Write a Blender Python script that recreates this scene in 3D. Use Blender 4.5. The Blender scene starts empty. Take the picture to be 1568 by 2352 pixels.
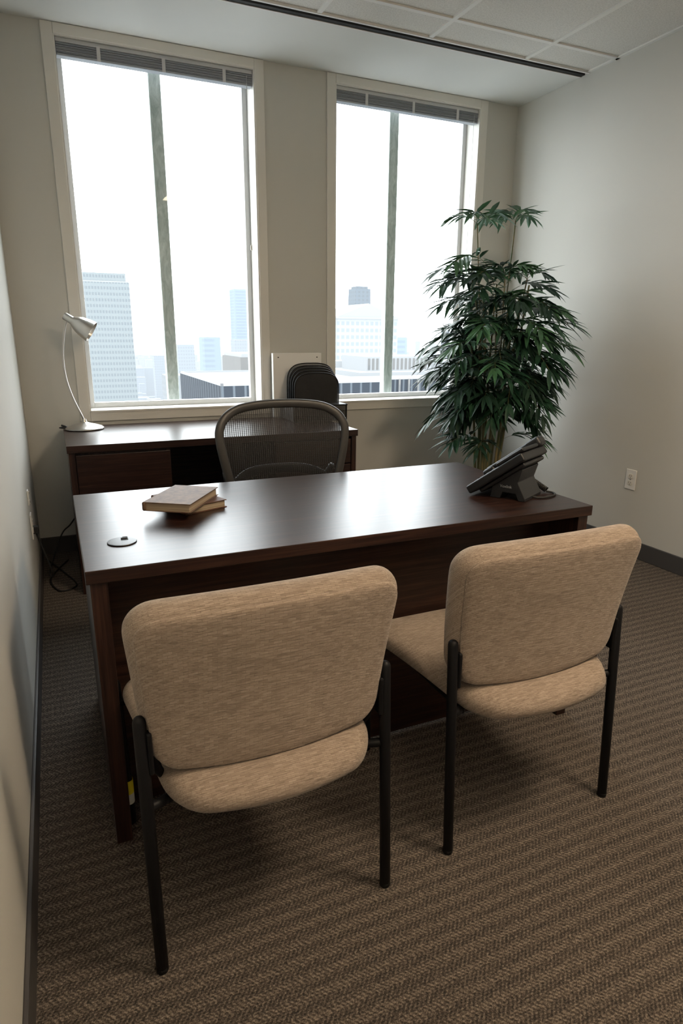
import bpy, bmesh, math, random
import numpy as np
from mathutils import Vector, Matrix
C=bpy.context.scene.collection
R=random.Random(7)

# ------------------------------------------------------------------ materials
def mat(name, col=(.5,.5,.5), rough=.5, metal=0, spec=.5, coat=0, emit=None, es=0):
    m=bpy.data.materials.new(name); m.use_nodes=True
    b=m.node_tree.nodes['Principled BSDF']
    b.inputs['Base Color'].default_value=(*col,1); b.inputs['Roughness'].default_value=rough
    b.inputs['Metallic'].default_value=metal; b.inputs['Specular IOR Level'].default_value=spec
    b.inputs['Coat Weight'].default_value=coat
    if emit: b.inputs['Emission Color'].default_value=(*emit,1); b.inputs['Emission Strength'].default_value=es
    return m
class NT:
    def __init__(s,m): s.m=m; s.t=m.node_tree; s.b=s.t.nodes.get('Principled BSDF')
    def n(s,t,**k):
        x=s.t.nodes.new(t)
        for a,v in k.items():
            if hasattr(x,a): setattr(x,a,v)
            else: x.inputs[a.replace('_',' ')].default_value=v
        return x
    def l(s,a,b): s.t.links.new(a,b)
    def coord(s,scale=(1,1,1),kind='Object'):
        tc=s.n('ShaderNodeTexCoord'); mp=s.n('ShaderNodeMapping'); mp.inputs['Scale'].default_value=scale
        s.l(tc.outputs[kind],mp.inputs[0]); return mp.outputs[0]
    def noise(s,vec,scale=1,detail=3,rough=.5,dist=0):
        x=s.n('ShaderNodeTexNoise'); x.inputs['Scale'].default_value=scale; x.inputs['Detail'].default_value=detail
        x.inputs['Roughness'].default_value=rough; x.inputs['Distortion'].default_value=dist
        s.l(vec,x.inputs['Vector']); return x.outputs['Fac']
    def math(s,op,a,b=None,c=None):
        x=s.n('ShaderNodeMath'); x.operation=op
        for i,v in enumerate((a,b,c)):
            if v is None: continue
            if isinstance(v,(int,float)): x.inputs[i].default_value=v
            else: s.l(v,x.inputs[i])
        return x.outputs[0]
    def ramp(s,fac,stops):
        x=s.n('ShaderNodeValToRGB'); e=x.color_ramp.elements
        while len(e)<len(stops): e.new(.5)
        for k,(p,c) in zip(e,stops): k.position=p; k.color=(*c,1)
        s.l(fac,x.inputs[0]); return x.outputs[0]
    def bump(s,h,strength=.3,dist=.002,normal=None):
        x=s.n('ShaderNodeBump'); x.inputs['Strength'].default_value=strength; x.inputs['Distance'].default_value=dist
        s.l(h,x.inputs['Height']); s.l(x.outputs[0],s.b.inputs['Normal']); return x
    def sep(s,v):
        x=s.n('ShaderNodeSeparateXYZ'); s.l(v,x.inputs[0]); return x.outputs

def paint(name,col,rough=.75,bs=.12):
    m=mat(name,col,rough,spec=.3); t=NT(m)
    v=t.coord(); n=t.noise(v,160,3); t.bump(n,bs,.001)
    n2=t.noise(v,1.3,2); c=t.ramp(n2,[(.3,tuple(x*.97 for x in col)),(.7,tuple(min(1,x*1.03) for x in col))]); t.l(c,t.b.inputs['Base Color'])
    return m
M_wall=paint('wall_paint',(.575,.568,.53))
M_ceil=paint('ceiling_paint',(.70,.70,.67))
M_trim=paint('window_trim_paint',(.72,.70,.65),.5,.03)
M_base=mat('baseboard_vinyl',(.06,.056,.056),.5)
# ceiling tile
M_tile=mat('ceiling_tile',(.66,.63,.57),.9,spec=.2); t=NT(M_tile); v=t.coord(); n=t.noise(v,140,4,.7); t.l(t.ramp(n,[(.35,(.60,.58,.54)),(.6,(.74,.72,.68))]),t.b.inputs['Base Color']); t.bump(n,.35,.002)
M_tbar=mat('ceiling_tbar',(.78,.76,.72),.5)
M_dark=mat('slot_dark',(.02,.02,.02),.7)

def wood(name,axis='x'):
    m=mat(name,(.04,.02,.015),.31,spec=.42,coat=.0); t=NT(m)
    sc={'x':(1.2,34,34),'z':(34,34,1.2),'y':(34,1.2,34)}[axis]
    v=t.coord(sc); n=t.noise(v,2.2,6,.62,.4)
    sc2={'x':(7,300,300),'z':(300,300,7),'y':(300,7,300)}[axis]
    n2=t.noise(t.coord(sc2),1,3)
    f=t.math('ADD',t.math('MULTIPLY',n,.65),t.math('MULTIPLY',n2,.35))
    t.l(t.ramp(f,[(.36,(.009,.0045,.0038)),(.5,(.022,.0098,.0072)),(.64,(.048,.0215,.0145))]),t.b.inputs['Base Color'])
    t.bump(n2,.08,.0006)
    return m
M_wx=wood('walnut_laminate_x','x'); M_wz=wood('walnut_laminate_z','z'); M_wy=wood('walnut_laminate_y','y')

# carpet
M_carpet=mat('loop_carpet',(.1,.08,.06),.95,spec=.1); t=NT(M_carpet)
v=t.coord(); s=t.sep(v)
wob=t.noise(v,28,2); y=t.math('ADD',s[1],t.math('MULTIPLY',wob,.009)); x=t.math('ADD',s[0],t.math('MULTIPLY',wob,.010))
pp=t.math('PINGPONG',y,.019)
u=t.math('ADD',x,t.math('MULTIPLY',pp,.9))
h1=t.math('SINE',t.math('MULTIPLY',u,2*math.pi/.0105))
h2=t.math('SINE',t.math('MULTIPLY',y,2*math.pi/.0063))
fine=t.noise(v,330,3,.7); mid=t.noise(v,120,3,.7); big=t.noise(v,2.2,3)
band=t.math('SINE',t.math('MULTIPLY',y,2*math.pi/.038))
hh=t.math('ADD',t.math('MULTIPLY',h1,.16),t.math('MULTIPLY',h2,.09))
hh=t.math('ADD',hh,t.math('MULTIPLY',t.math('SUBTRACT',fine,.5),2.0))
hh=t.math('ADD',hh,t.math('MULTIPLY',t.math('SUBTRACT',mid,.5),1.5))
hh=t.math('ADD',hh,t.math('MULTIPLY',band,.10))
hh=t.math('ADD',hh,t.math('MULTIPLY',t.math('SUBTRACT',big,.5),.2))
hh=t.math('ADD',t.math('MULTIPLY',hh,.8),.5)
t.l(t.ramp(hh,[(.10,(.017,.013,.0105)),(.42,(.082,.063,.049)),(.62,(.175,.138,.108)),(.90,(.38,.31,.245))]),t.b.inputs['Base Color'])
t.bump(hh,.9,.006)
t.b.inputs['Sheen Weight'].default_value=.1

# upholstery
def fabric():
    m=mat('beige_upholstery',(.4,.28,.19),.92,spec=.15); t=NT(m)
    v=t.coord((26,330,330)); n=t.noise(v,1,3,.6,.6)
    v1=t.coord((60,700,700)); n1=t.noise(v1,1,2)
    br=t.n('ShaderNodeTexBrick'); vo=t.coord((1,1,1)); s=t.sep(vo)
    cmb=t.n('ShaderNodeCombineXYZ'); t.l(s[0],cmb.inputs[0]); t.l(t.math('ADD',s[2],s[1]),cmb.inputs[1]); t.l(cmb.outputs[0],br.inputs['Vector'])
    br.inputs['Scale'].default_value=1; br.inputs['Brick Width'].default_value=.017; br.inputs['Row Height'].default_value=.0052; br.inputs['Mortar Size'].default_value=.0006
    br.inputs['Color1'].default_value=(.2,.2,.2,1); br.inputs['Color2'].default_value=(.85,.85,.85,1); br.inputs['Mortar'].default_value=(.1,.1,.1,1)
    f=t.math('ADD',t.math('MULTIPLY',n,.5),t.math('MULTIPLY',n1,.25)); f=t.math('ADD',f,t.math('MULTIPLY',br.outputs['Color'],.22))
    t.l(t.ramp(f,[(.28,(.17,.130,.10)),(.48,(.31,.245,.193)),(.7,(.44,.355,.285))]),t.b.inputs['Base Color'])
    t.bump(f,.8,.003); t.b.inputs['Sheen Weight'].default_value=.2; t.b.inputs['Sheen Roughness'].default_value=.5
    return m
M_fab=fabric()
M_seam=mat('upholstery_welt',(.10,.072,.052),.9,spec=.1)
M_blk=mat('black_powdercoat',(.004,.004,.005),.5,spec=.25)
M_plastic=mat('black_plastic',(.018,.019,.022),.38)
M_rubber=mat('black_rubber',(.012,.012,.012),.7)
M_nickel=mat('brushed_nickel',(.62,.60,.57),.28,metal=1)
M_graph=mat('graphite_frame',(.045,.043,.041),.42)
M_alu=mat('window_aluminium',(.62,.63,.64),.4)
M_cream=mat('plastic_offwhite',(.72,.69,.62),.4)
M_white=mat('white_card',(.8,.79,.76),.6)
M_slat=mat('blind_slat_grey',(.33,.35,.375),.45)
M_head=mat('blind_headrail_grey',(.52,.53,.54),.4)
M_tape=mat('blind_ladder_tape',(.6,.6,.6),.7)
M_page=mat('book_pages',(.50,.42,.30),.9); t=NT(M_page); t.l(t.ramp(t.noise(t.coord((3,3,900)),1,2),[(.3,(.24,.18,.12)),(.7,(.44,.36,.26))]),t.b.inputs['Base Color'])
def cover(n,c):
    m=mat(n,c,.6,spec=.3); t=NT(m); t.l(t.ramp(t.noise(t.coord(),45,5,.7),[(.3,tuple(k*.6 for k in c)),(.7,tuple(k*1.25 for k in c))]),t.b.inputs['Base Color']); return m
M_cov1=cover('book_cover_tan',(.17,.105,.068)); M_cov2=cover('book_cover_brown',(.12,.058,.036))
# mesh suspension fabric
def meshmat(name,openf,period,col):
    m=mat(name,col,.55); t=NT(m); v=t.coord(); s=t.sep(v)
    a=t.math('SINE',t.math('MULTIPLY',s[0],2*math.pi/period)); b=t.math('SINE',t.math('MULTIPLY',s[2],2*math.pi/(period*.8)))
    f=t.math('MULTIPLY',t.math('ADD',a,1),.5); g=t.math('MULTIPLY',t.math('ADD',b,1),.5)
    op=t.math('MULTIPLY',t.math('ADD',t.math('MULTIPLY',f,.75),t.math('MULTIPLY',g,.25)),openf)
    tr=t.n('ShaderNodeBsdfTransparent'); mx=t.n('ShaderNodeMixShader'); t.l(op,mx.inputs[0]); t.l(t.b.outputs[0],mx.inputs[1]); t.l(tr.outputs[0],mx.inputs[2])
    t.l(mx.outputs[0],t.t.nodes['Material Output'].inputs[0]); return m
M_mesh=meshmat('pellicle_mesh',.52,.009,(.014,.014,.015))
M_wire=meshmat('wire_mesh_black',.62,.004,(.012,.012,.013))
def glassmat():
    m=bpy.data.materials.new('window_glass'); m.use_nodes=True; t=NT(m)
    tr=t.n('ShaderNodeBsdfTransparent'); tr.inputs[0].default_value=(.97,.985,.98,1); gl=t.n('ShaderNodeBsdfGlossy'); gl.inputs['Roughness'].default_value=.02
    mx=t.n('ShaderNodeMixShader'); mx.inputs[0].default_value=.012; t.l(tr.outputs[0],mx.inputs[1]); t.l(gl.outputs[0],mx.inputs[2]); t.l(mx.outputs[0],t.t.nodes['Material Output'].inputs[0]); return m
M_glass=glassmat()

# ------------------------------------------------------------------ mesh helpers
def obj(name,verts,faces,m=None,parent=None,smooth=False,mods=()):
    me=bpy.data.meshes.new(name); me.from_pydata([tuple(v) for v in verts],[],faces); me.update()
    bm=bmesh.new(); bm.from_mesh(me); bmesh.ops.recalc_face_normals(bm,faces=bm.faces); bm.to_mesh(me); bm.free()
    o=bpy.data.objects.new(name,me); C.objects.link(o)
    if m:
        for k in (m if isinstance(m,(list,tuple)) else [m]): me.materials.append(k)
    if parent: o.parent=parent
    if smooth:
        for p in me.polygons: p.use_smooth=True
    return o
def empty(name,loc=(0,0,0),rz=0):
    e=bpy.data.objects.new(name,None); C.objects.link(e); e.location=loc; e.rotation_euler=(0,0,rz); e.empty_display_size=.1; return e
BF=[(0,3,2,1),(4,5,6,7),(0,1,5,4),(1,2,6,5),(2,3,7,6),(3,0,4,7)]
def bv(lo,hi):
    (a,b,c),(d,e,f)=lo,hi
    return [(a,b,c),(d,b,c),(d,e,c),(a,e,c),(a,b,f),(d,b,f),(d,e,f),(a,e,f)]
def box(name,lo,hi,m,parent=None,bevel=.002,seg=2):
    o=obj(name,bv(lo,hi),BF,m,parent)
    if bevel>0:
        b=o.modifiers.new('b','BEVEL'); b.width=bevel; b.segments=seg; b.limit_method='ANGLE'
    return o
def boxes(name,lst,m,parent=None,bevel=0):
    V=[];F=[]
    for lo,hi in lst:
        k=len(V); V+=bv(lo,hi); F+=[tuple(i+k for i in f) for f in BF]
    o=obj(name,V,F,m,parent)
    if bevel>0:
        b=o.modifiers.new('b','BEVEL'); b.width=bevel; b.segments=2; b.limit_method='ANGLE'
    return o
def lathe(name,prof,m,parent=None,seg=40,loc=(0,0,0),axis=(0,0,1),smooth=True,cap=True):
    V=[];F=[];q=Vector((0,0,1)).rotation_difference(Vector(axis).normalized())
    for r,z in prof:
        for i in range(seg):
            a=2*math.pi*i/seg; V.append(q@Vector((r*math.cos(a),r*math.sin(a),z))+Vector(loc))
    for j in range(len(prof)-1):
        for i in range(seg):
            F.append((j*seg+i,j*seg+(i+1)%seg,(j+1)*seg+(i+1)%seg,(j+1)*seg+i))
    if cap:
        F.append(tuple(range(seg))); F.append(tuple((len(prof)-1)*seg+i for i in range(seg)))
    o=obj(name,V,F,m,parent,smooth)
    if smooth:
        e=o.modifiers.new('e','EDGE_SPLIT'); e.split_angle=math.radians(40)
    return o
def catmull(pts,n=8,closed=False):
    P=[Vector(p) for p in pts]; out=[]; N=len(P)
    rng=range(N) if closed else range(N-1)
    for i in rng:
        g=lambda k: P[k%N] if closed else P[max(0,min(N-1,k))]
        p0,p1,p2,p3=g(i-1),g(i),g(i+1),g(i+2)
        for j in range(n):
            s=j/n; out.append(.5*((2*p1)+(-p0+p2)*s+(2*p0-5*p1+4*p2-p3)*s*s+(-p0+3*p1-3*p2+p3)*s**3))
    if not closed: out.append(P[-1])
    return out
def tube(name,pts,r,m,parent=None,seg=12,closed=False,rx=None,up=(0,0,1),cap=True,smooth=True):
    """sweep; r may be list; rx = second radius (flattened section)"""
    P=[Vector(p) for p in pts]; N=len(P); V=[];F=[]; prev=None
    for i,p in enumerate(P):
        if closed: tg=P[(i+1)%N]-P[i-1]
        else: tg=P[min(i+1,N-1)]-P[max(i-1,0)]
        tg.normalize()
        if rx is not None:
            a=Vector(up)-tg*tg.dot(Vector(up)); a.normalize()
        else:
            if prev is None:
                a=Vector((0,0,1)) if abs(tg.z)<.9 else Vector((1,0,0))
            else: a=prev
            a=a-tg*tg.dot(a); a.normalize(); prev=a
        b=tg.cross(a); rr=r[i] if isinstance(r,(list,tuple)) else r; r2=rx if rx is not None else rr
        for k in range(seg):
            th=2*math.pi*k/seg; V.append(p+a*rr*math.cos(th)+b*r2*math.sin(th))
    for j in range(N if closed else N-1):
        for k in range(seg):
            j2=(j+1)%N; F.append((j*seg+k,j*seg+(k+1)%seg,j2*seg+(k+1)%seg,j2*seg+k))
    if not closed and cap: F.append(tuple(range(seg))); F.append(tuple((N-1)*seg+i for i in range(seg)))
    return obj(name,V,F,m,parent,smooth)
def post(name,p0,p1,r,m,parent):
    """tube with domed top"""
    a=Vector(p0);b=Vector(p1);d=(b-a).normalized()
    pts=[a,a.lerp(b,.5),b]; rs=[r,r,r]
    for k in (30,55,75,88): pts.append(b+d*r*math.sin(math.radians(k))); rs.append(r*math.cos(math.radians(k)))
    return tube(name,pts,rs,m,parent,16)
def rrect(a,b,r,n=6,m=7):
    pts=[]; r=max(min(r,a*.98,b*.98),.001)
    cs=[(a-r,b-r,0),(-(a-r),b-r,90),(-(a-r),-(b-r),180),(a-r,-(b-r),270)]
    for ci,(cx,cy,st) in enumerate(cs):
        for i in range(n+1):
            th=math.radians(st+90*i/n); pts.append((cx+r*math.cos(th),cy+r*math.sin(th)))
        nx=cs[(ci+1)%4]; th=math.radians(nx[2]); q=(nx[0]+r*math.cos(th),nx[1]+r*math.sin(th)); p=pts[-1]
        for j in range(1,m): pts.append((p[0]+(q[0]-p[0])*j/m,p[1]+(q[1]-p[1])*j/m))
    return pts
def cushion(name,a,b,r,prof,warp,m,parent,sub=1,mi=None):
    """prof: list of (inset d, scale k, depth y). outline in (u,v), depth w."""
    V=[];F=[];n=None;fm=[]
    for d,k,w in prof:
        o=rrect((a-d),(b-d),max(r-d,.01)); n=len(o)
        for (u,v) in o: V.append(warp(u*k,v*k,w))
    for j in range(len(prof)-1):
        for i in range(n): F.append((j*n+i,j*n+(i+1)%n,(j+1)*n+(i+1)%n,(j+1)*n+i)); fm.append(mi[j] if mi else 0)
    c0=len(V); V.append(warp(0,0,prof[0][2])); V.append(warp(0,0,prof[-1][2])); L=(len(prof)-1)*n
    for i in range(n):
        F.append((i,(i+1)%n,c0)); F.append((L+i,L+(i+1)%n,c0+1)); fm+= [mi[0] if mi else 0]*2
    o=obj(name,V,F,m,parent,True)
    for p,q in zip(o.data.polygons,fm): p.material_index=q
    s=o.modifiers.new('s','SUBSURF'); s.levels=sub; s.render_levels=sub
    return o
def text(name,body,size,m,parent,loc,rot,ext=.0004):
    c=bpy.data.curves.new(name,'FONT'); c.body=body; c.size=size; c.extrude=ext; c.align_x='CENTER'; c.align_y='CENTER'; c.materials.append(m)
    o=bpy.data.objects.new(name,c); C.objects.link(o); o.parent=parent; o.location=loc; o.rotation_euler=rot; return o

# ------------------------------------------------------------------ room
XL,XR,YB,YS,ZC=-.165,2.9966,3.889,-.95,2.70
T=.2
floor=box('floor',(XL-T,YS-T,-.1),(XR+T,YB+T,0),M_carpet,bevel=0)
W1=(.17,1.186); W2=(1.676,2.696); ZB,ZT=.812,2.652
def strip(name,lst,m): return boxes(name,lst,m)
strip('wall_north',[((XL,YB,0),(XR,YB+T,ZB)),((XL,YB,ZT),(XR,YB+T,ZC+.1)),((XL,YB,ZB),(W1[0],YB+T,ZT)),((W1[1],YB,ZB),(W2[0],YB+T,ZT)),((W2[1],YB,ZB),(XR,YB+T,ZT))],M_wall)
box('wall_west',(XL-T,YS-T,0),(XL,YB+T,ZC+.1),M_wall,bevel=0)
box('wall_east',(XR,YS-T,0),(XR+T,YB+T,ZC+.1),M_wall,bevel=0)
box('wall_south',(XL,YS-T,0),(XR,YS,ZC+.1),M_wall,bevel=0)
# door behind the camera
d=empty('door_1',(1.9,YS+.003,0)); box('door_leaf',(-.45,.0,.005),(.45,.035,2.08),M_wz,d,.003)
boxes('door_casing',[((-.52,0,0),(-.452,.045,2.15)),((.452,0,0),(.52,.045,2.15)),((-.452,0,2.083),(.452,.045,2.15))],M_trim,d,.003)
tube('door_lever',[(.36,.035,1),(.36,.09,1),(.25,.09,1)],.009,M_nickel,d)
# baseboards
def bb(name,lo,hi):
    box(name,lo,hi,M_base,bevel=.003)
bb('baseboard_west',(XL,YS,0),(XL+.010,YB,.10)); bb('baseboard_east',(XR-.010,YS,0),(XR,YB,.10)); bb('baseboard_north',(XL+.010,YB-.010,0),(XR-.010,YB,.10))
# ceiling : drywall strip + tiles + slot
ce=empty('ceiling')
S0,S1=3.268,3.325
box('ceiling_drywall',(XL,S1,ZC),(XR,YB,ZC+.1),M_ceil,ce,0)
box('slot_back',(XL,S0,ZC+.05),(XR,S1,ZC+.1),M_dark,ce,0)
boxes('slot_trim',[((XL,S0-.012,ZC-.003),(XR,S0,ZC+.05)),((XL,S1,ZC-.003),(XR,S1+.008,ZC+.002))],M_tbar,ce)
box('slot_blade',(XL,S0+.030,ZC+.001),(XR,S1-.001,ZC+.05),M_dark,ce,0)
box('ceiling_tile_field',(XL,YS,ZC+.008),(XR,S0-.012,ZC+.1),M_tile,ce,0)
gr=[]
xs=[1.93+.61*k for k in range(-3,2)]; ys=[3.05-.61*k for k in range(0,7)]
for x in xs: gr.append(((x-.012,YS,ZC-.001),(x+.012,S0-.012,ZC+.009)))
for y in ys: gr.append(((XL,y-.012,ZC),(XR,y+.012,ZC+.009)))
gr.append(((XL,YS,ZC),(XL+.02,S0-.012,ZC+.009))); gr.append(((XR-.02,YS,ZC),(XR,S0-.012,ZC+.009)))
boxes('ceiling_tbars',gr,M_tbar,ce)

# windows
def window(name,x0,x1,nm):
    w=empty(name); cw=.055; p=.012
    y0=YB-p
    boxes('casing',[((x0-cw,y0,ZB-.055),(x0,YB,ZC-.001)),((x1,y0,ZB-.055),(x1+cw,YB,ZC-.001)),((x0,y0,ZT),(x1,YB,ZC-.001)),((x0,y0,ZB-.055),(x1,YB,ZB))],M_trim,w,.003)
    boxes('jamb_liner',[((x0,y0+.004,ZB),(x0+.006,YB+T,ZT)),((x1-.006,y0+.004,ZB),(x1,YB+T,ZT)),((x0+.006,y0+.004,ZT-.006),(x1-.006,YB+T,ZT)),((x0+.006,y0-.006,ZB-.004),(x1-.006,YB+T,ZB+.006))],M_trim,w)
    yf=4.02; fw_=.03; a,b=x0+.006,x1-.006; c,d_=ZB+.006,ZT-.006
    boxes('frame',[((a,yf,c),(a+fw_,yf+.04,d_)),((b-fw_,yf,c),(b,yf+.04,d_)),((a+fw_,yf,c),(b-fw_,yf+.04,c+fw_)),((a+fw_,yf,d_-fw_),(b-fw_,yf+.04,d_))],M_alu,w,.003)
    box('glass',(a+fw_-.004,yf+.018,c+fw_-.004),(b-fw_+.004,yf+.024,d_-fw_+.004),M_glass,w,0)
    return w
window('window_1',*W1,1); window('window_2',*W2,2)
M_stone=mat('mullion_green_stone',(.2,.23,.22),.6); t=NT(M_stone); t.l(t.ramp(t.noise(t.coord((1,1,.35)),26,5,.7,1.2),[(.3,(.34,.39,.37)),(.5,(.50,.55,.53)),(.7,(.68,.72,.70))]),t.b.inputs['Base Color'])
for i,(a,b) in enumerate((W1,W2)):
    c=(a+b)/2; o=box('facade_mullion',(c-.034,4.10,-3),(c+.034,4.16,4.2),M_stone,None,.004)
# blinds (raised)
def blind(x0,x1):
    e=empty('venetian_blind',(0,0,0)); y0,y1=YB+.006,YB+.056; zt=ZT-.007
    box('headrail',(x0+.002,y0,zt-.020),(x1-.002,y1,zt),M_head,e,.002)
    sl=[]; z=zt-.023
    for k in range(10):
        dy=R.uniform(-.004,.004); sl.append(((x0+.003,y0+.002+dy,z-.0026),(x1-.003,y1+dy-.002,z))); z-=.0044
    boxes('slat_stack',sl,M_slat,e)
    box('bottom_rail',(x0+.003,y0+.002,z-.012),(x1-.003,y1-.002,z),M_slat,e,.003)
    tp=[]
    for f in (.2,.52,.84):
        x=x0+(x1-x0)*f; tp.append(((x-.009,y0-.004,z-.014),(x+.009,y0-.002,zt-.015)))
    boxes('ladder_tape',tp,M_tape,e,.001)
    tube('tilt_cord',[(x1-.035,y0-.002,zt-.03),(x1-.035,y0-.002,1.75)],.0011,M_tape,e,6)
    lathe('cord_tassel',[(.002,0),(.005,-.01),(.006,-.03),(.002,-.035)],M_cream,e,12,(x1-.035,y0-.002,1.75))
blind(*[W1[0]+.006,W1[1]-.006]); blind(*[W2[0]+.006,W2[1]-.006])

# outlets
def outlet(name,loc,rz,w=.072,h=.117,kind='duplex'):
    e=empty(name,loc,rz)   # local: plate in xz plane, facing -y
    box('plate',(-w/2,-.006,-h/2),(w/2,0,h/2),M_white,e,.003,3)
    if kind=='duplex':
        for s in (-1,1):
            cz=s*.0195
            cushion('receptacle',.017,.0145,.011,[(.0,1,-.0061),(.0,1,-.0085),(.001,1,-.009),(.001,.5,-.009)],lambda u,v,wv,cz=cz:(u,wv,v+cz),M_cream,e,1)
            boxes('slots',[((-.008,-.0095,cz-.001),(-.006,-.0088,cz+.007)),((.005,-.0095,cz),(.007,-.0088,cz+.006)),((-.002,-.0095,cz-.009),(.002,-.0088,cz-.005))],M_dark,e)
        lathe('screw',[(.003,0),(.003,.002)],M_nickel,e,12,(0,-.006,0),(0,-1,0))
    else:
        for s in (-1,1):
            box('jack',(-.009,-.009,s*.02-.008),(.009,-.006,s*.02+.008),M_cream,e,.001)
            box('jack_opening',(-.006,-.0095,s*.02-.005),(.006,-.0088,s*.02+.004),M_dark,e,0)
outlet('wall_outlet',(XR,2.60,.447),math.radians(-90))
outlet('wall_outlet',(XL,3.14,.385),math.radians(90))
outlet('data_wall_plate',(XL,3.14,.52),math.radians(90),.045,.07,'data')

# ------------------------------------------------------------------ desk
de=empty('desk')
DX0,DX1,DY0,DY1=.018,1.494,1.425,2.172
box('desktop',(DX0,DY0,.708),(DX1,DY1,.74),M_wx,de,.0018)
box('end_panel_left',(DX0+.008,DY0+.008,0),(DX0+.046,DY1-.01,.708),M_wz,de,.0015)
box('end_panel_right',(DX1-.046,DY0+.008,0),(DX1-.008,DY1-.01,.708),M_wz,de,.0015)
box('modesty_panel',(DX0+.046,1.56,.012),(DX1-.046,1.582,.707),M_wx,de,.001)
box('pedestal',(DX0+.047,1.66,.03),(DX0+.44,DY1-.03,.706),M_wz,de,.0015)
boxes('drawer_fronts',[((DX0+.05,DY1-.03,z0),(DX0+.437,DY1-.012,z1)) for z0,z1 in ((.05,.33),(.335,.51),(.515,.70))],M_wx,de,.0015)
boxes('drawer_pulls',[((DX0+.18,DY1-.012,z),(DX0+.30,DY1+.005,z+.012)) for z in (.29,.47,.66)],M_nickel,de,.002)
g=empty('cable_grommet',(.115,1.612,.74))
lathe('flange',[(.034,0),(.036,.0015),(.035,.003),(.028,.0035),(.001,.0035)],M_plastic,g,48)
box('cable_slot',(.004,.006,.0034),(.016,.033,.0042),M_dark,g,0); box('slot_flap',(-.001,.012,.0036),(.014,.02,.0065),M_rubber,g,.001)

# credenza
cr=empty('credenza'); CX0,CX1,CY0,CY1=.02,1.506,3.156,3.85
box('credenza_top',(CX0,CY0,.705),(CX1,CY1,.74),M_wx,cr,.0018)
boxes('side_panels',[((CX0+.006,CY0+.01,0),(CX0+.034,CY1-.005,.705)),((CX1-.034,CY0+.01,0),(CX1-.006,CY1-.005,.705)),((.47,CY0+.02,.03),(.49,CY1-.005,.705)),((1.03,CY0+.02,.03),(1.05,CY1-.005,.705))],M_wz,cr,.0015)
box('back_panel',(CX0+.034,CY1-.03,.02),(CX1-.034,CY1-.01,.705),M_wx,cr,0)
boxes('pedestal_bodies',[((CX0+.034,CY0+.035,.03),(.47,CY1-.03,.70)),((1.05,CY0+.035,.03),(CX1-.034,CY1-.03,.70))],M_wz,cr)
df=[]
for a,b in ((CX0+.037,.488),(1.032,CX1-.037)):
    df+= [((a,CY0+.014,.40),(b,CY0+.034,.690)),((a,CY0+.014,.06),(b,CY0+.034,.393))] if a<1 else [((a,CY0+.014,.555),(b,CY0+.034,.690)),((a,CY0+.014,.40),(b,CY0+.034,.549)),((a,CY0+.014,.06),(b,CY0+.034,.393))]
boxes('drawer_fronts',df,M_wx,cr,.0015)
cc=empty('power_cord'); tube('cord',catmull([(-.155,3.16,.37),(-.10,3.2,.12),(-.12,3.45,.05),(-.05,3.7,.16),(.0,3.75,.2),(.04,3.83,.23)],8),.004,M_rubber,cc,8)
tube('cord_floor_loop',catmull([(-.14,3.75,.012),(-.05,3.5,.006),(.0,3.3,.006),(-.08,3.25,.006),(-.12,3.45,.006),(-.03,3.7,.012)],8),.004,M_rubber,cc,8)
box('power_plug',(-.165,3.135,.345),(-.135,3.165,.38),M_rubber,cc,.004)

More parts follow.
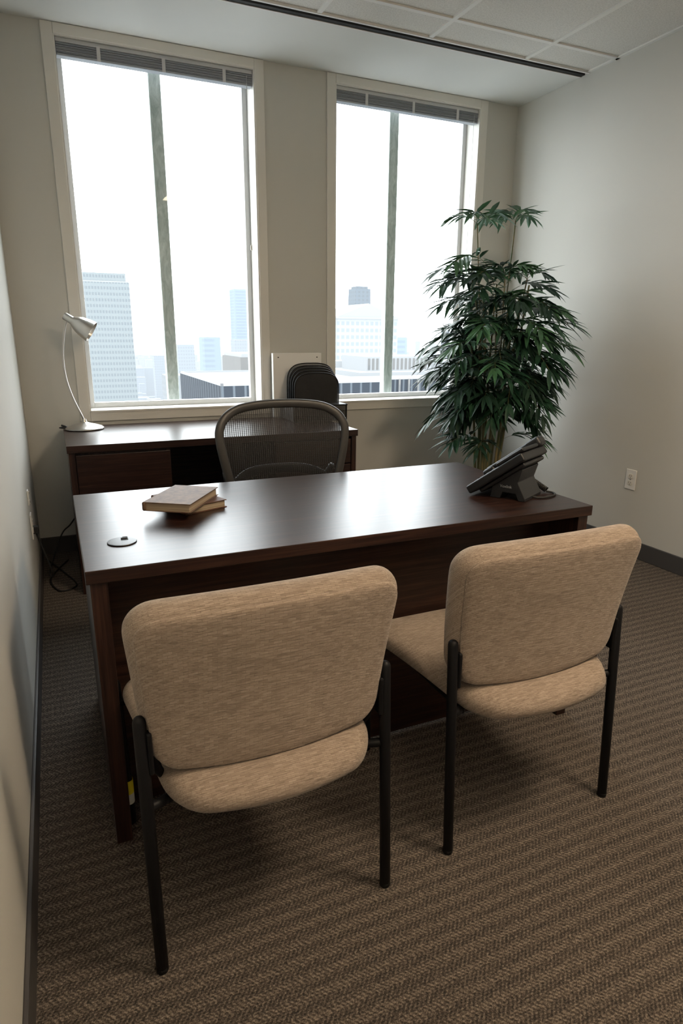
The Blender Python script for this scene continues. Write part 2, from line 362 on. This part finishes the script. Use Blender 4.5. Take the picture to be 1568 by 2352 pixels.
# ------------------------------------------------------------------ guest chairs
def guest_chair(loc,rz,tag=False):
    e=empty('guest_chair',loc,rz)
    for s in (-1,1):
        post('rear_leg',(s*.256,-.012,.004),(s*.256,.018,.560),.0125,M_blk,e)
        post('front_leg',(s*.262,.438,.004),(s*.270,.432,.415),.0125,M_blk,e)
        lathe('glide',[(.0110,0),(.0122,.006),(.0122,.012)],M_rubber,e,20,(s*.256,-.012,0))
        lathe('glide',[(.0110,0),(.0122,.006),(.0122,.012)],M_rubber,e,20,(s*.262,.438,0))
        tube('side_rail',catmull([(s*.256,.012,.375),(s*.22,.03,.370),(s*.205,.07,.366),(s*.205,.36,.366),(s*.225,.41,.366),(s*.268,.432,.366)],6),.010,M_blk,e,12)
        box('back_bracket',(s*.242-.005,.002,.45),(s*.242+.005,.028,.54),M_blk,e,.004)
        tube('back_upright',catmull([(s*.18,.10,.370),(s*.2,.075,.385),(s*.226,.045,.43),(s*.233,.032,.5)],6),.009,M_blk,e,10)
    for y in (.09,.36): tube('cross_rail',[(-.205,y,.364),(.205,y,.364)],.010,M_blk,e,12)
    # back rest: u=x, v=z, w=y
    th=math.radians(9)
    def wb(u,v,w):
        a,b=.260,.178
        x=u*(1+.065*v/b); z=v+ (.014*(1-(u/a)**2) if v>0 else -.012*(1-(u/a)**2))*min(1,abs(v)/b)
        y=w+.030*(u/a)**2-.004
        if v>0: y-= .006*(v/b)**2
        else: y-= .012*(v/b)**2
        return (x, y*math.cos(th)-z*math.sin(th)+.004, z*math.cos(th)+y*math.sin(th)+.616)
    pr=[(0,.35,-.036),(0,.7,-.0355),(.034,1,-.034),(.019,1,-.032),(.0125,1,-.028),(.0115,1,-.0235),(.0140,1,-.0220),(.0110,1,-.0205),(.004,1,-.012),(.0,1,.0),(-.001,1,.014),(.002,1,.028),(.012,1,.040),(.03,1,.045),(0,.65,.048),(0,.35,.049)]
    mi=[0,0,0,0,0,1]+[0]*12
    cushion('backrest',.260,.178,.060,pr,wb,[M_fab,M_seam],e,1,mi)
    # seat: u=x, v=y, w=z(up)
    def ws(u,v,w):
        a,b=.268,.25
        x=u*(.905+.095*v/b); y=v-(.045*(1-(u/a)**2) if v<0 else -.012*(1-(u/a)**2))*min(1,abs(v)/b)
        z=w-.012*(max(0,v/b))**3+.004*(u/a)**2-.010*max(0,-v/b)**2
        return (x,y+.212,z+.405)
    ps=[(.05,.4,-.030),(.05,.8,-.030),(.03,1,-.030),(.012,1,-.026),(.003,1,-.014),(.0,1,.0),(.004,1,.013),(.014,1,.024),(.03,1,.031),(.05,1,.035),(.06,.7,.038),(.06,.4,.038)]
    cushion('seat',.268,.25,.085,ps,ws,M_fab,e,1)
    box('seat_pan',(-.19,.03,.362),(.19,.39,.385),M_blk,e,.006)
    if tag:
        lathe('yellow_tag',[(.0140,.095),(.0140,.135)],mat('tag_yellow',(.75,.62,.02),.6),e,20,(-.2635,.437,0),cap=False)
        lathe('white_tag',[(.0139,.065),(.0139,.095)],mat('tag_white',(.6,.6,.55),.6),e,20,(-.2635,.437,0),cap=False)
    return e
guest_chair((.334,1.064,0),math.radians(.5),True)
guest_chair((1.036,1.090,0),math.radians(.0))

# ------------------------------------------------------------------ office chair
oc=empty('office_chair',(.835,2.22,0),math.radians(180+0))  # sitter faces world -y
def yb_(x,z): # depth curve of the back
    zz=(z-.45)/.53
    return -.235-.05*zz**2+.0 -.055*(1-(x/.3)**2)*1.0+.055
outl=[(0,.972),(.10,.969),(.185,.956),(.240,.925),(.266,.880),(.266,.83),(.254,.76),(.236,.68),(.216,.60),(.19,.53),(.14,.475),(.06,.455),(0,.452)]
full=outl+[(-x,z) for x,z in outl[-2:0:-1]]
pts=catmull([(x,yb_(x,z),z) for x,z in full],6,True)
tube('back_frame',pts,.011,M_graph,oc,12,True,rx=.018,up=(0,1,0))
# mesh surface
NU,NV=25,24; V=[];F=[]
poly=[(p.x,p.z) for p in pts]
def halfw(z):
    best=0
    for i in range(len(poly)):
        (x0,z0),(x1,z1)=poly[i],poly[(i+1)%len(poly)]
        if (z0-z)*(z1-z)<=0 and abs(z1-z0)>1e-9:
            x=x0+(x1-x0)*(z-z0)/(z1-z0); best=max(best,x)
    return best
for j in range(NV+1):
    z=.455+(.970-.455)*(j/NV); hw=halfw(z)
    for i in range(NU+1):
        x=hw*(2*i/NU-1); V.append((x,yb_(x,z)+.0,z))
for j in range(NV):
    for i in range(NU): k=j*(NU+1)+i; F.append((k,k+1,k+NU+2,k+NU+1))
obj('back_mesh',V,F,M_mesh,oc,True)
# lumbar support pad and spine behind the back
tube('lumbar_pad',catmull([(-.2,-.27,.655),(-.14,-.315,.68),(-.06,-.335,.690),(.06,-.335,.690),(.14,-.315,.68),(.2,-.27,.655)],6),.022,M_plastic,oc,12,rx=.009,up=(0,0,1))
tube('spine_yoke',catmull([(-.235,-.28,.70),(-.2,-.33,.62),(-.08,-.36,.52),(0,-.35,.45),(.08,-.36,.52),(.2,-.33,.62),(.235,-.28,.70)],6),.014,M_graph,oc,10)
tube('spine',catmull([(0,-.35,.47),(0,-.31,.40),(0,-.15,.36),(0,0,.36)],6),.02,M_graph,oc,12)
# seat
so=[(.0,.245),(.14,.24),(.22,.20),(.255,.10),(.25,-.05),(.225,-.16),(.15,-.215),(0,-.225)]
sf=so+[(-x,y) for x,y in so[-2:0:-1]]
zs=lambda x,y: .445+.02*(x/.25)**2-.03*max(0,(y-.12)/.12)**2
sp=catmull([(x,y,zs(x,y)) for x,y in sf],6,True)
tube('seat_frame',sp,.012,M_graph,oc,10,True,rx=.018,up=(0,0,1))
c=Vector((0,0,.437)); V=[c]; F=[]
for k in (.33,.66,1):
    for p in sp: V.append(c.lerp(p,k)+Vector((0,0,-.012*(1-k))))
n=len(sp)
for i in range(n):
    F.append((0,1+i,1+(i+1)%n))
    for k in (0,1): F.append((1+k*n+i,1+k*n+(i+1)%n,1+(k+1)*n+(i+1)%n,1+(k+1)*n+i))
obj('seat_mesh',V,F,M_mesh,oc,True)
box('tilt_mechanism',(-.08,-.14,.335),(.08,.12,.405),M_plastic,oc,.015)
tube('mechanism_arms',[(-.23,0,.43),(-.15,0,.39),(.15,0,.39),(.23,0,.43)],.014,M_graph,oc,10)
for s in (-1,1):
    tube('arm_support',catmull([(s*.22,-.1,.40),(s*.30,-.14,.44),(s*.315,-.17,.55),(s*.31,-.12,.62)],6),.014,M_graph,oc,10)
    cushion('arm_pad',.042,.12,.035,[(.01,.5,0),(.006,1,0),(0,1,.006),(0,1,.016),(.008,1,.024),(.012,.5,.025)],lambda u,v,w,s=s:(u+s*.305,v-.06,w+.62),M_plastic,oc,1)
lathe('gas_column',[(.026,.1),(.026,.24),(.015,.241),(.015,.34)],M_plastic,oc,24)
lathe('base_hub',[(.036,.075),(.042,.085),(.042,.125),(.03,.135)],M_graph,oc,28)
for k in range(5):
    a=math.radians(90+72*k+18); dx,dy=math.cos(a),math.sin(a)
    tube('base_spoke',[(dx*.03,dy*.03,.105),(dx*.17,dy*.17,.098),(dx*.29,dy*.29,.078)],[.022,.018,.013],M_graph,oc,12)
    cx,cy=dx*.30,dy*.30; tube('caster_stem',[(cx,cy,.09),(cx,cy,.045)],.007,M_blk,oc,8)
    for s in (-1,1):
        lathe('caster_wheel',[(.004,-.009),(.024,-.009),(.0275,-.005),(.0275,.005),(.024,.009),(.004,.009)],M_rubber,oc,24,(cx-dy*.013*s,cy+dx*.013*s,.0275),(-dy,dx,0))

# ------------------------------------------------------------------ desk lamp
la=empty('desk_lamp',(.128,3.70,.74))
lathe('lamp_base',[(.0,.0),(.092,0),(.098,.004),(.098,.009),(.090,.016),(.060,.026),(.028,.034),(.014,.040),(.010,.055),(.0,.056)],M_nickel,la,56,cap=False)
lathe('base_foot',[(.09,0),(.09,.003)],M_rubber,la,40)
neck=catmull([(0,0,.045),(-.012,0,.08),(-.045,0,.17),(-.068,0,.27),(-.072,0,.37),(-.062,0,.46),(-.045,0,.54),(-.030,0,.565)],8)
tube('gooseneck',neck,.0052,M_nickel,la,12)
ax=Vector((.80,-.18,-.52)).normalized(); hp=Vector((-.045,0,.588))
lathe('lamp_shade',[(.0,0),(.018,.0),(.0205,.004),(.0205,.040),(.023,.046),(.034,.062),(.044,.085),(.051,.115),(.056,.150),(.054,.150),(.049,.115),(.042,.087),(.030,.065),(.018,.05),(.0,.05)],M_nickel,la,48,hp,ax,cap=False)
lathe('lamp_bulb',[(.0,.05),(.014,.052),(.014,.075),(.024,.095),(.028,.115),(.024,.132),(.012,.142),(.0,.145)],mat('bulb_glass',(.8,.78,.72),.3),la,24,hp,ax,cap=False)
tube('lamp_switch',[(-.085,.02,.012),(-.115,.035,.022)],.005,M_plastic,la,8)
tube('lamp_cord',catmull([(-.095,.02,.006),(-.125,.06,.005),(-.115,.09,.004),(-.06,.098,.004)],6),.0028,M_rubber,la,8)

# ------------------------------------------------------------------ file organizer + binders
og=empty('file_organizer',(1.44,3.66,.74))
box('bottom_tray',(-.17,-.12,0),(.17,.12,.006),M_wire,og,.001)
boxes('frame_posts',[((sx*.168-.003,sy*.118-.003,0),(sx*.168+.003,sy*.118+.003,.10)) for sx in(-1,1) for sy in (-1,1)],M_blk,og)
box('tray_shelf',(-.175,-.125,.090),(.175,.125,.098),M_blk,og,.002)
boxes('tray_sides',[((-.173,-.12,.006),(-.170,.12,.09)),((.170,-.12,.006),(.173,.12,.09)),((-.17,.117,.006),(.17,.12,.09))],M_wire,og)
def arch(y,w,h,x0=0,base=.098):
    o=[(-w,base),(-w,base+h*.55),(-w*.93,base+h*.78),(-w*.72,base+h*.93),(-w*.4,base+h*.99),(0,base+h)]
    full=o+[(-x,z) for x,z in o[-2::-1]]
    pts=catmull([(x+x0,y,z) for x,z in full],5)
    tube('divider_frame',pts,.0032,M_blk,og,8)
    V=[(p.x,y,p.z) for p in pts]; obj('divider_mesh',V,[tuple(range(len(V)))],M_wire,og)
for k,y in enumerate((-.10,-.05,0,.05,.10)): arch(y,.140+.004*k,.185+.012*k,x0=-.016+.010*k)
bi=empty('binder',(1.39,3.845,.74))
M_bind=mat('binder_white_vinyl',(.90,.89,.86),.4)
box('binder_cover_front',(-.15,-.0335,0),(.165,-.030,.39),M_bind,bi,.001); box('binder_cover_back',(-.15,-.003,0),(.165,0,.39),M_bind,bi,.001)
box('binder_spine',(-.153,-.0335,0),(-.15,0,.39),M_bind,bi,.001); box('binder_pages',(-.149,-.0295,.01),(.15,-.0035,.377),M_white,bi,0)
for s in (-.12,.135): lathe('rivet',[(.004,0),(.004,.001)],M_dark,bi,12,(s,-.0335,.365),(0,-1,0))

# ------------------------------------------------------------------ books
def book(loc,rz,L,Wd,H,cov):
    e=empty('book',loc,rz); tk=.0025
    box('cover_bottom',(0,0,0),(Wd,L,tk),cov,e,.0008); box('cover_top',(0,0,H-tk),(Wd,L,H),cov,e,.0008)
    cushion('spine',.0055,H/2,.005,[(0,1,0),(0,1,L)],lambda u,v,w:(u*.9+.001,w,v+H/2),cov,e,0)
    box('pages',(.004,.004,tk),(Wd-.005,L-.004,H-tk),M_page,e,.0005)
    return e
book((.31,1.795,.74),math.radians(20),.20,.14,.024,M_cov2)
a=math.radians(-34)
P=Vector((.31,1.725,.764))+Vector((math.cos(math.radians(146))*.14,math.sin(math.radians(146))*.14,0))
book(P,a,.215,.14,.026,M_cov1)

# ------------------------------------------------------------------ desk phone
ph=empty('desk_phone',(1.21,1.68,.74))
ph.rotation_euler=(0,0,math.atan2(-.88,.475)-math.pi/2)
tl=math.radians(37); ct,st=math.cos(tl),math.sin(tl)
def sl(x,s,w): return (x, s*ct-w*st, s*st+w*ct+.004)
def slab(name,x0,x1,s0,s1,w0,w1,m,bev=.004):
    V=[sl(x,s,w) for (x,s,w) in bv((x0,s0,w0),(x1,s1,w1))]
    o=obj(name,V,BF,m,ph); b=o.modifiers.new('b','BEVEL'); b.width=bev; b.segments=3; return o
M_ph=mat('phone_plastic',(.008,.009,.011),.45); M_scr=mat('phone_screen',(.03,.035,.04),.12)
slab('body',-.195,0,0.0,.225,0,.028,M_ph,.006)
slab('back_shell',-.180,-.015,.03,.21,-.014,.0,M_ph,.006)
slab('screen_housing',-.13,-.005,.130,.235,.028,.040,M_ph,.005)
slab('screen',-.12,-.015,.150,.222,.040,.041,M_scr,.0003)
for r_ in range(4):
    for c_ in range(3): slab('key',-.105+c_*.026,-.105+c_*.026+.019,.022+r_*.024,.022+r_*.024+.015,.028,.032,M_plastic,.001)
slab('handset_grip',-.188,-.145,.02,.225,.040,.058,M_ph,.008)
slab('handset_ear',-.192,-.141,.185,.240,.026,.060,M_ph,.01); slab('handset_mouth',-.192,-.141,.005,.055,.028,.056,M_ph,.01)
V=[];F=[]
prof=[(.060,.0),(.066,.044),(.10,.070),(.150,.108),(.162,.102),(.150,.060),(.178,.010),(.178,0),(.156,0),(.146,.022),(.102,.022),(.094,0)]
for x in (-.165,-.028):
    V+=[(x,p[0],p[1]) for p in prof]
n=len(prof); F.append(tuple(range(n))); F.append(tuple(range(n,2*n)))
for i in range(n): F.append((i,(i+1)%n,n+(i+1)%n,n+i))
o=obj('stand',V,F,M_ph,ph); b=o.modifiers.new('b','BEVEL'); b.width=.002; b.segments=2
M_lab=mat('phone_lettering',(.35,.36,.38),.5)
text('maker_name','Voxlink',.013,M_lab,ph,(-.0275,.112,.042),(math.radians(90),0,math.radians(90)))
hel=[]
for i in range(200):
    u=i/199; a=u*math.pi*2*14; base=Vector((-.175,.125,.050)).lerp(Vector((-.195,.185,.011)),u)
    hel.append(base+Vector((.005*math.sin(a),.004*math.cos(a),.007*math.cos(a))))
tube('coiled_cord',hel,.0026,M_rubber,ph,6)
tube('cord_tail',catmull([(-.195,.185,.006),(-.200,.205,.004),(-.175,.222,.004),(-.13,.215,.004),(-.10,.19,.004),(-.09,.15,.012)],8),.0034,M_rubber,ph,8)

# ------------------------------------------------------------------ potted palm
pl=empty('potted_palm',(2.43,3.22,0))
leafm=[]
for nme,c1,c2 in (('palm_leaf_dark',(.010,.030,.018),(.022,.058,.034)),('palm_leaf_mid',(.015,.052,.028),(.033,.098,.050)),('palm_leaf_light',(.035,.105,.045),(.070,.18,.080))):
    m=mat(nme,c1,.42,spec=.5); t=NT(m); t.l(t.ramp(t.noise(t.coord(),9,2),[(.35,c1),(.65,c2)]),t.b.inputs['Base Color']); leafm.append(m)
M_cane=mat('palm_cane',(.16,.13,.05),.6); t=NT(M_cane); t.l(t.ramp(t.noise(t.coord((30,30,8)),1,3),[(.3,(.06,.09,.03)),(.6,(.17,.14,.06)),(.8,(.24,.17,.09))]),t.b.inputs['Base Color'])
M_pot=mat('planter_dark',(.05,.035,.028),.5); M_soil=mat('planter_moss',(.05,.05,.025),.95)
lathe('planter',[(.0,0),(.125,0),(.135,.01),(.165,.30),(.172,.305),(.172,.33),(.155,.33),(.150,.29),(.0,.29)],M_pot,pl,48,cap=False)
lathe('moss',[(0,.302),(.08,.305),(.150,.295)],M_soil,pl,32,cap=False)
LV=[];LF=[];LM=[]
ox,oy=2.43,3.22
def cl(p):
    return Vector((min(p.x,XR-.04-ox),min(p.y,YB-.04-oy),p.z))
def leaflet(base,d,up,L,w,mi,droop):
    side=d.cross(up)
    if side.length<1e-4: side=Vector((1,0,0))
    side.normalize(); k=len(LV); nrm=side.cross(d)
    def P(s,o,f=0): return cl(base+d*(L*s)+side*(w*o)+Vector((0,0,-droop*L*s*s))+nrm*f*w)
    LV.extend([P(0,0),P(.22,.8,.25),P(.25,0),P(.22,-.8,.25),P(.55,.9,.2),P(.58,0),P(.55,-.9,.2),P(.82,.45,.1),P(.84,0),P(.82,-.45,.1),P(1,0)])
    for f in ((0,1,2),(0,2,3),(1,4,5,2),(2,5,6,3),(4,7,8,5),(5,8,9,6),(7,10,8),(8,10,9)): LF.append(tuple(k+i for i in f)); LM.append(mi)
RP=[]
def frond(b,az,el,L,mi,droop=.5,npair=8,ls=.15):
    d0=Vector((math.cos(az)*math.cos(el),math.sin(az)*math.cos(el),math.sin(el)))
    pts=[]
    for i in range(11):
        s=i/10; pts.append(cl(b+d0*L*s+Vector((0,0,-droop*L*s*s))))
    RP.append(pts)
    for i in range(npair):
        s=.26+.72*i/(npair-1); f=s*10; j=min(9,int(f)); p=pts[j].lerp(pts[j+1],f-j); tg=(pts[j+1]-pts[j])
        if tg.length<1e-5: continue
        tg.normalize(); sd=tg.cross(Vector((0,0,1)))
        if sd.length<1e-3: sd=Vector((1,0,0))
        sd.normalize()
        al=math.radians(62-34*s+R.uniform(-9,9)); l=ls*(.75+.5*math.sin(math.pi*min(1,s*.9)))*R.uniform(.8,1.15)
        for q in (-1,1):
            dd=(tg*math.cos(al)+sd*q*math.sin(al)+Vector((0,0,R.uniform(-.2,.3)))).normalized()
            leaflet(p,dd,Vector((R.uniform(-.4,.4),R.uniform(-.4,.4),1)).normalized(),l,.0145*R.uniform(.85,1.2),mi,R.uniform(.05,.45))
    leaflet(pts[-1],(pts[-1]-pts[-2]).normalized(),Vector((0,0,1)),ls*.9,.012,mi,.25)
for k in range(12):
    a=2*math.pi*k/12+R.uniform(-.2,.2); rr=R.uniform(.02,.07); tr=rr+R.uniform(.04,.12)
    hgt=R.uniform(1.15,1.55)
    b=Vector((rr*math.cos(a),rr*math.sin(a),.29)); tp=Vector((tr*math.cos(a),tr*math.sin(a),hgt))
    mid=b.lerp(tp,.5)+Vector((R.uniform(-.02,.02),R.uniform(-.02,.02),0))
    cp=catmull([b,mid,tp],6); tube('cane',cp,[.010-.005*i/(len(cp)-1) for i in range(len(cp))],M_cane,pl,8)
    nf=9
    for j in range(nf):
        s=.42+.58*(j+R.random()*.6)/nf; s=min(s,1); i=min(len(cp)-2,int(s*(len(cp)-1))); p=cp[i].lerp(cp[i+1],s*(len(cp)-1)-i)
        if p.z<.76: p=Vector((p.x,p.y,.76+R.random()*.2))
        az=a+R.uniform(-2.0,2.0); z=p.z
        el=math.radians(R.uniform(12,52)); L=R.uniform(.24,.37) if z<1.3 else R.uniform(.18,.30)
        if z<.85: L*=.75
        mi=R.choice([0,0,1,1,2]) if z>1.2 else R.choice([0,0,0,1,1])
        frond(p,az,el,L,mi,R.uniform(.35,.75),R.choice([7,8,9]),.128)
# tall top sprigs
for (dx,dy,zt,aa,nq) in ((.09,0,1.96,0.3,4),(-.16,.02,1.93,2.6,4),(-.02,-.08,1.66,1.0,4),(-.22,-.05,1.62,.5,5),(.14,-.08,1.64,.1,4)):
    b=Vector((dx*.5,dy,1.15)); tp=Vector((dx,dy,zt-.08)); cp=catmull([b,b.lerp(tp,.5),tp],4); tube('cane_tip',cp,.004,M_cane,pl,6)
    for q in range(nq): frond(tp,aa+q*1.35,math.radians(42),.17,R.choice([1,2,2]),.45,6,.115)
for az,z,L in ((-.5,1.36,.36),(-.35,1.2,.38),(-.6,1.05,.38),(-.45,.95,.34),(-.9,1.35,.36),(3.3,1.38,.42),(3.5,1.15,.40),(3.2,1.0,.45),(3.6,.9,.40),(3.8,1.45,.36),(-1.2,1.1,.4),(-1.6,1.2,.4),(-2,1.0,.4),(-1.9,1.4,.35),(-1.3,.85,.35),(-2.3,.9,.35),(3.9,1.25,.42),(4.1,1.05,.4),(-1.0,.85,.3),
    (3.2,1.55,.44),(3.5,1.60,.42),(3.8,1.52,.40),(2.9,1.50,.36),(3.35,1.48,.44),(-.4,1.50,.26),(-.8,1.28,.42),(-.65,1.15,.42),(3.4,.62,.30),(3.9,.60,.26),(-.7,.62,.28)):
    frond(Vector((.08*math.cos(az),.08*math.sin(az),z)),az,math.radians(34),L,R.choice([0,1,1,2]),.5,8,.140)
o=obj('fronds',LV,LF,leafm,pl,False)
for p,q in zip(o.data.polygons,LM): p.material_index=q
V=[];F=[]
for pts in RP:
    for i in range(len(pts)-1):
        k=len(V); a,b=pts[i],pts[i+1]; w=.0022
        V+=[a+Vector((w,0,0)),a+Vector((-w*.5,w,0)),a+Vector((-w*.5,-w,0)),b+Vector((w,0,0)),b+Vector((-w*.5,w,0)),b+Vector((-w*.5,-w,0))]
        F+=[(k,k+1,k+4,k+3),(k+1,k+2,k+5,k+4),(k+2,k,k+3,k+5)]
obj('frond_stems',V,F,M_cane,pl)

# ------------------------------------------------------------------ city outside
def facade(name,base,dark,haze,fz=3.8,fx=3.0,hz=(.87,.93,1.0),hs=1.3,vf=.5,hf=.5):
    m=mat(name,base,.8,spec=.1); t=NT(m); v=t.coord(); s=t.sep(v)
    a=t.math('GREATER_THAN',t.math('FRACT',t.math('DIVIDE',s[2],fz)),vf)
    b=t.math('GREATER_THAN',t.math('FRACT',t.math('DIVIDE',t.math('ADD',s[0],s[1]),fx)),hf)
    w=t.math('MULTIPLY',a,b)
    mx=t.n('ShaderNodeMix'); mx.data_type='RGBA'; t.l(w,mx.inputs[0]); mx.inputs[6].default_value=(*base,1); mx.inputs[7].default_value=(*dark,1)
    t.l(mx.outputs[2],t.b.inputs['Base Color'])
    em=t.n('ShaderNodeEmission'); em.inputs[0].default_value=(*hz,1); em.inputs[1].default_value=hs  # painted haze: a pale glow mixed into the surface in place of lit air
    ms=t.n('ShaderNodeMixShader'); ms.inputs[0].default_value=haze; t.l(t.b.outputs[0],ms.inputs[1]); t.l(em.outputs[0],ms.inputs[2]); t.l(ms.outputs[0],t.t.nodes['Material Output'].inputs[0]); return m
G=-170
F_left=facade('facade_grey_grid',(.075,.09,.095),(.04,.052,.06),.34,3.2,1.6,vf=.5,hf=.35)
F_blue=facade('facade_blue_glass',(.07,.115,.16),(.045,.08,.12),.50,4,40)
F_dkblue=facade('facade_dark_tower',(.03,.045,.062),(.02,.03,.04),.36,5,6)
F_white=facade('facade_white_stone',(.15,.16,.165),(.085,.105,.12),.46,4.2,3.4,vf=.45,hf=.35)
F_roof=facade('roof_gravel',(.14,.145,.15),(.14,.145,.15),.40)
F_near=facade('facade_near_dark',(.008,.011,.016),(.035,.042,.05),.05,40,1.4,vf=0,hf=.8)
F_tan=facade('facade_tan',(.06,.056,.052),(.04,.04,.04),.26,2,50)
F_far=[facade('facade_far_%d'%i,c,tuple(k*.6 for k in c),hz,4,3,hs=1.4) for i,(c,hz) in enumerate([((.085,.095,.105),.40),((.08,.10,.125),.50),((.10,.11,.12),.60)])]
F_ground=facade('city_ground',(.10,.11,.115),(.08,.09,.095),.72,1,60,hs=2.4)  # stronger painted haze glow, so the ground itself gives off light
def bld(name,x0,x1,y0,y1,top,m,roof=None):
    e=empty(name)
    box('tower_body',(x0,y0,G),(x1,y1,top),m,e,0)
    box('roof_cap',(x0+.3,y0+.3,top),(x1-.3,y1-.3,top+.6),roof or F_roof,e,0)
    return e
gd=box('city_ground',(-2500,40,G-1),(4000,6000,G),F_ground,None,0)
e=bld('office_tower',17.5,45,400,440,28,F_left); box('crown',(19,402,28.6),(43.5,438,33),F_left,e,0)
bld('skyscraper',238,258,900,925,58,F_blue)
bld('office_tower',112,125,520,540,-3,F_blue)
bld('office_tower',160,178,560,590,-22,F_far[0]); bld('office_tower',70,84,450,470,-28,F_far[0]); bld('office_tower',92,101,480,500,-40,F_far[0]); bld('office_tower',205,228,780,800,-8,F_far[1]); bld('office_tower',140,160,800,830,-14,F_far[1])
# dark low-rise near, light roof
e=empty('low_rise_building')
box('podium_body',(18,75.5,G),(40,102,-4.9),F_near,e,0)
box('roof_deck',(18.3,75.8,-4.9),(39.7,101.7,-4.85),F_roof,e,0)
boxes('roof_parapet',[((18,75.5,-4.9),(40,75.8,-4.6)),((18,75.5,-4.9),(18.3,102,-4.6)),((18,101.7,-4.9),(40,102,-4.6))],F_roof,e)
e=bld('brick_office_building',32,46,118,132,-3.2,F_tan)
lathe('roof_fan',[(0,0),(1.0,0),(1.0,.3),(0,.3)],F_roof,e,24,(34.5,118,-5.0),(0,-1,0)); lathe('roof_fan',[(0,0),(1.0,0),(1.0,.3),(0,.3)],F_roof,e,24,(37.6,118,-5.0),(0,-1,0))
# dark tapering tower
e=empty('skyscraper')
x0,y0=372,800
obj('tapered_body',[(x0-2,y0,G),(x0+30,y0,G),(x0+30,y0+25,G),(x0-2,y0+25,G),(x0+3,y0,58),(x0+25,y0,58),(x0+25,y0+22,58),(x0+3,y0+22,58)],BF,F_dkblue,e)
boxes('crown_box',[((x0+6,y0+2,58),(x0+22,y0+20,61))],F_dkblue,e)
# white gabled building
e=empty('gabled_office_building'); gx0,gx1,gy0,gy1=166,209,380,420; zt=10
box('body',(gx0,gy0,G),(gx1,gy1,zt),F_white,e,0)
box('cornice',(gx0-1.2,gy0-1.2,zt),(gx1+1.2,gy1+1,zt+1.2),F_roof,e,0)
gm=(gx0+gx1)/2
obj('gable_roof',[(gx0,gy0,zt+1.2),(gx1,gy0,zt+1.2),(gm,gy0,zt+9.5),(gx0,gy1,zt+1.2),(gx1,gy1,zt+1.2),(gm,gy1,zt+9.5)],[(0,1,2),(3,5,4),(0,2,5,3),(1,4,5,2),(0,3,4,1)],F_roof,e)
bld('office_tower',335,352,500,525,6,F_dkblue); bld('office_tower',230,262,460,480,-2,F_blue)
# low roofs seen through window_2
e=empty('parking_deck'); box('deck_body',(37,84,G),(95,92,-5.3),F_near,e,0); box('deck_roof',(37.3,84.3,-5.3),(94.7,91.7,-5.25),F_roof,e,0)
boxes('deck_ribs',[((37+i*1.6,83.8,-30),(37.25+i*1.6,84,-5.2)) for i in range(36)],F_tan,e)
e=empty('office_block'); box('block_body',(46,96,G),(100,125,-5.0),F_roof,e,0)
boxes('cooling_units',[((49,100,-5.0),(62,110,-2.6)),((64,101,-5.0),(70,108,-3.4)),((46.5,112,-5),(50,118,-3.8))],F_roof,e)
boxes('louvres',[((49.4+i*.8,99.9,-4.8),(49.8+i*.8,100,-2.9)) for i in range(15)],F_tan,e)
# hazy distance
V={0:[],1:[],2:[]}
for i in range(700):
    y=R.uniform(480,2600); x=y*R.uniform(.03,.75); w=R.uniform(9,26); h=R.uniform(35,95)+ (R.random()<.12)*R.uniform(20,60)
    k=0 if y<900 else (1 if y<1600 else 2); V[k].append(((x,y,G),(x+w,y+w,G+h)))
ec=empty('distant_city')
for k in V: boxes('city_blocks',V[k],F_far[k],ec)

# ------------------------------------------------------------------ lights
w=bpy.data.worlds.new('overcast'); bpy.context.scene.world=w; w.use_nodes=True
nt=w.node_tree; bg=nt.nodes['Background']; bg.inputs[0].default_value=(.93,.965,1,1); bg.inputs[1].default_value=8.5
for (a,b) in (W1,W2):
    L=bpy.data.lights.new('window_portal','AREA'); L.shape='RECTANGLE'; L.size=b-a+.1; L.size_y=ZT-ZB+.1; L.cycles.is_portal=True
    o=bpy.data.objects.new('window_portal',L); C.objects.link(o); o.location=((a+b)/2,4.22,(ZB+ZT)/2); o.rotation_euler=(math.radians(-90),0,0)
M_lens=mat('light_lens',(.8,.78,.7),.6,emit=(1,.80,.56),es=3)
def troffer(x,y,p,sx=.56,sy=.56):
    e=empty('ceiling_light',(x,y,ZC)); boxes('light_frame',[((-.30,-.30,-.006),(-.28,.30,.0)),((.28,-.30,-.006),(.30,.30,0)),((-.28,-.30,-.006),(.28,-.28,0)),((-.28,.28,-.006),(.28,.30,0))],M_tbar,e)
    box('light_lens',(-.28,-.28,-.003),(.28,.28,0),M_lens,e,0)
    L=bpy.data.lights.new('lamp','AREA'); L.shape='RECTANGLE'; L.size=sx; L.size_y=sy; L.energy=p; L.color=(1,.79,.56)
    o=bpy.data.objects.new('lamp',L); C.objects.link(o); o.parent=e; o.location=(0,0,-.008)
troffer(1.625,.305,44)
troffer(.405,-.305,9)

# ------------------------------------------------------------------ camera
h,yaw,pi_,ro,f=1.2512,.42,.2746,.0075,1458.27
fw=Vector((math.sin(yaw)*math.cos(pi_),math.cos(yaw)*math.cos(pi_),-math.sin(pi_)))
r=Vector((math.cos(yaw),-math.sin(yaw),0)); u=r.cross(fw)
r,u=r*math.cos(ro)+u*math.sin(ro),-r*math.sin(ro)+u*math.cos(ro)
cam=bpy.data.cameras.new('camera'); co=bpy.data.objects.new('camera',cam); C.objects.link(co)
M=Matrix((r,u,-fw)).transposed().to_4x4(); M.translation=Vector((0,0,h)); co.matrix_world=M
cam.sensor_fit='VERTICAL'; cam.sensor_height=36; cam.sensor_width=24; cam.lens=f*36/2352; cam.clip_start=.02; cam.clip_end=8000
bpy.context.scene.camera=co
vs=bpy.context.scene.view_settings; vs.view_transform='Standard'; vs.look='None'; vs.exposure=.1
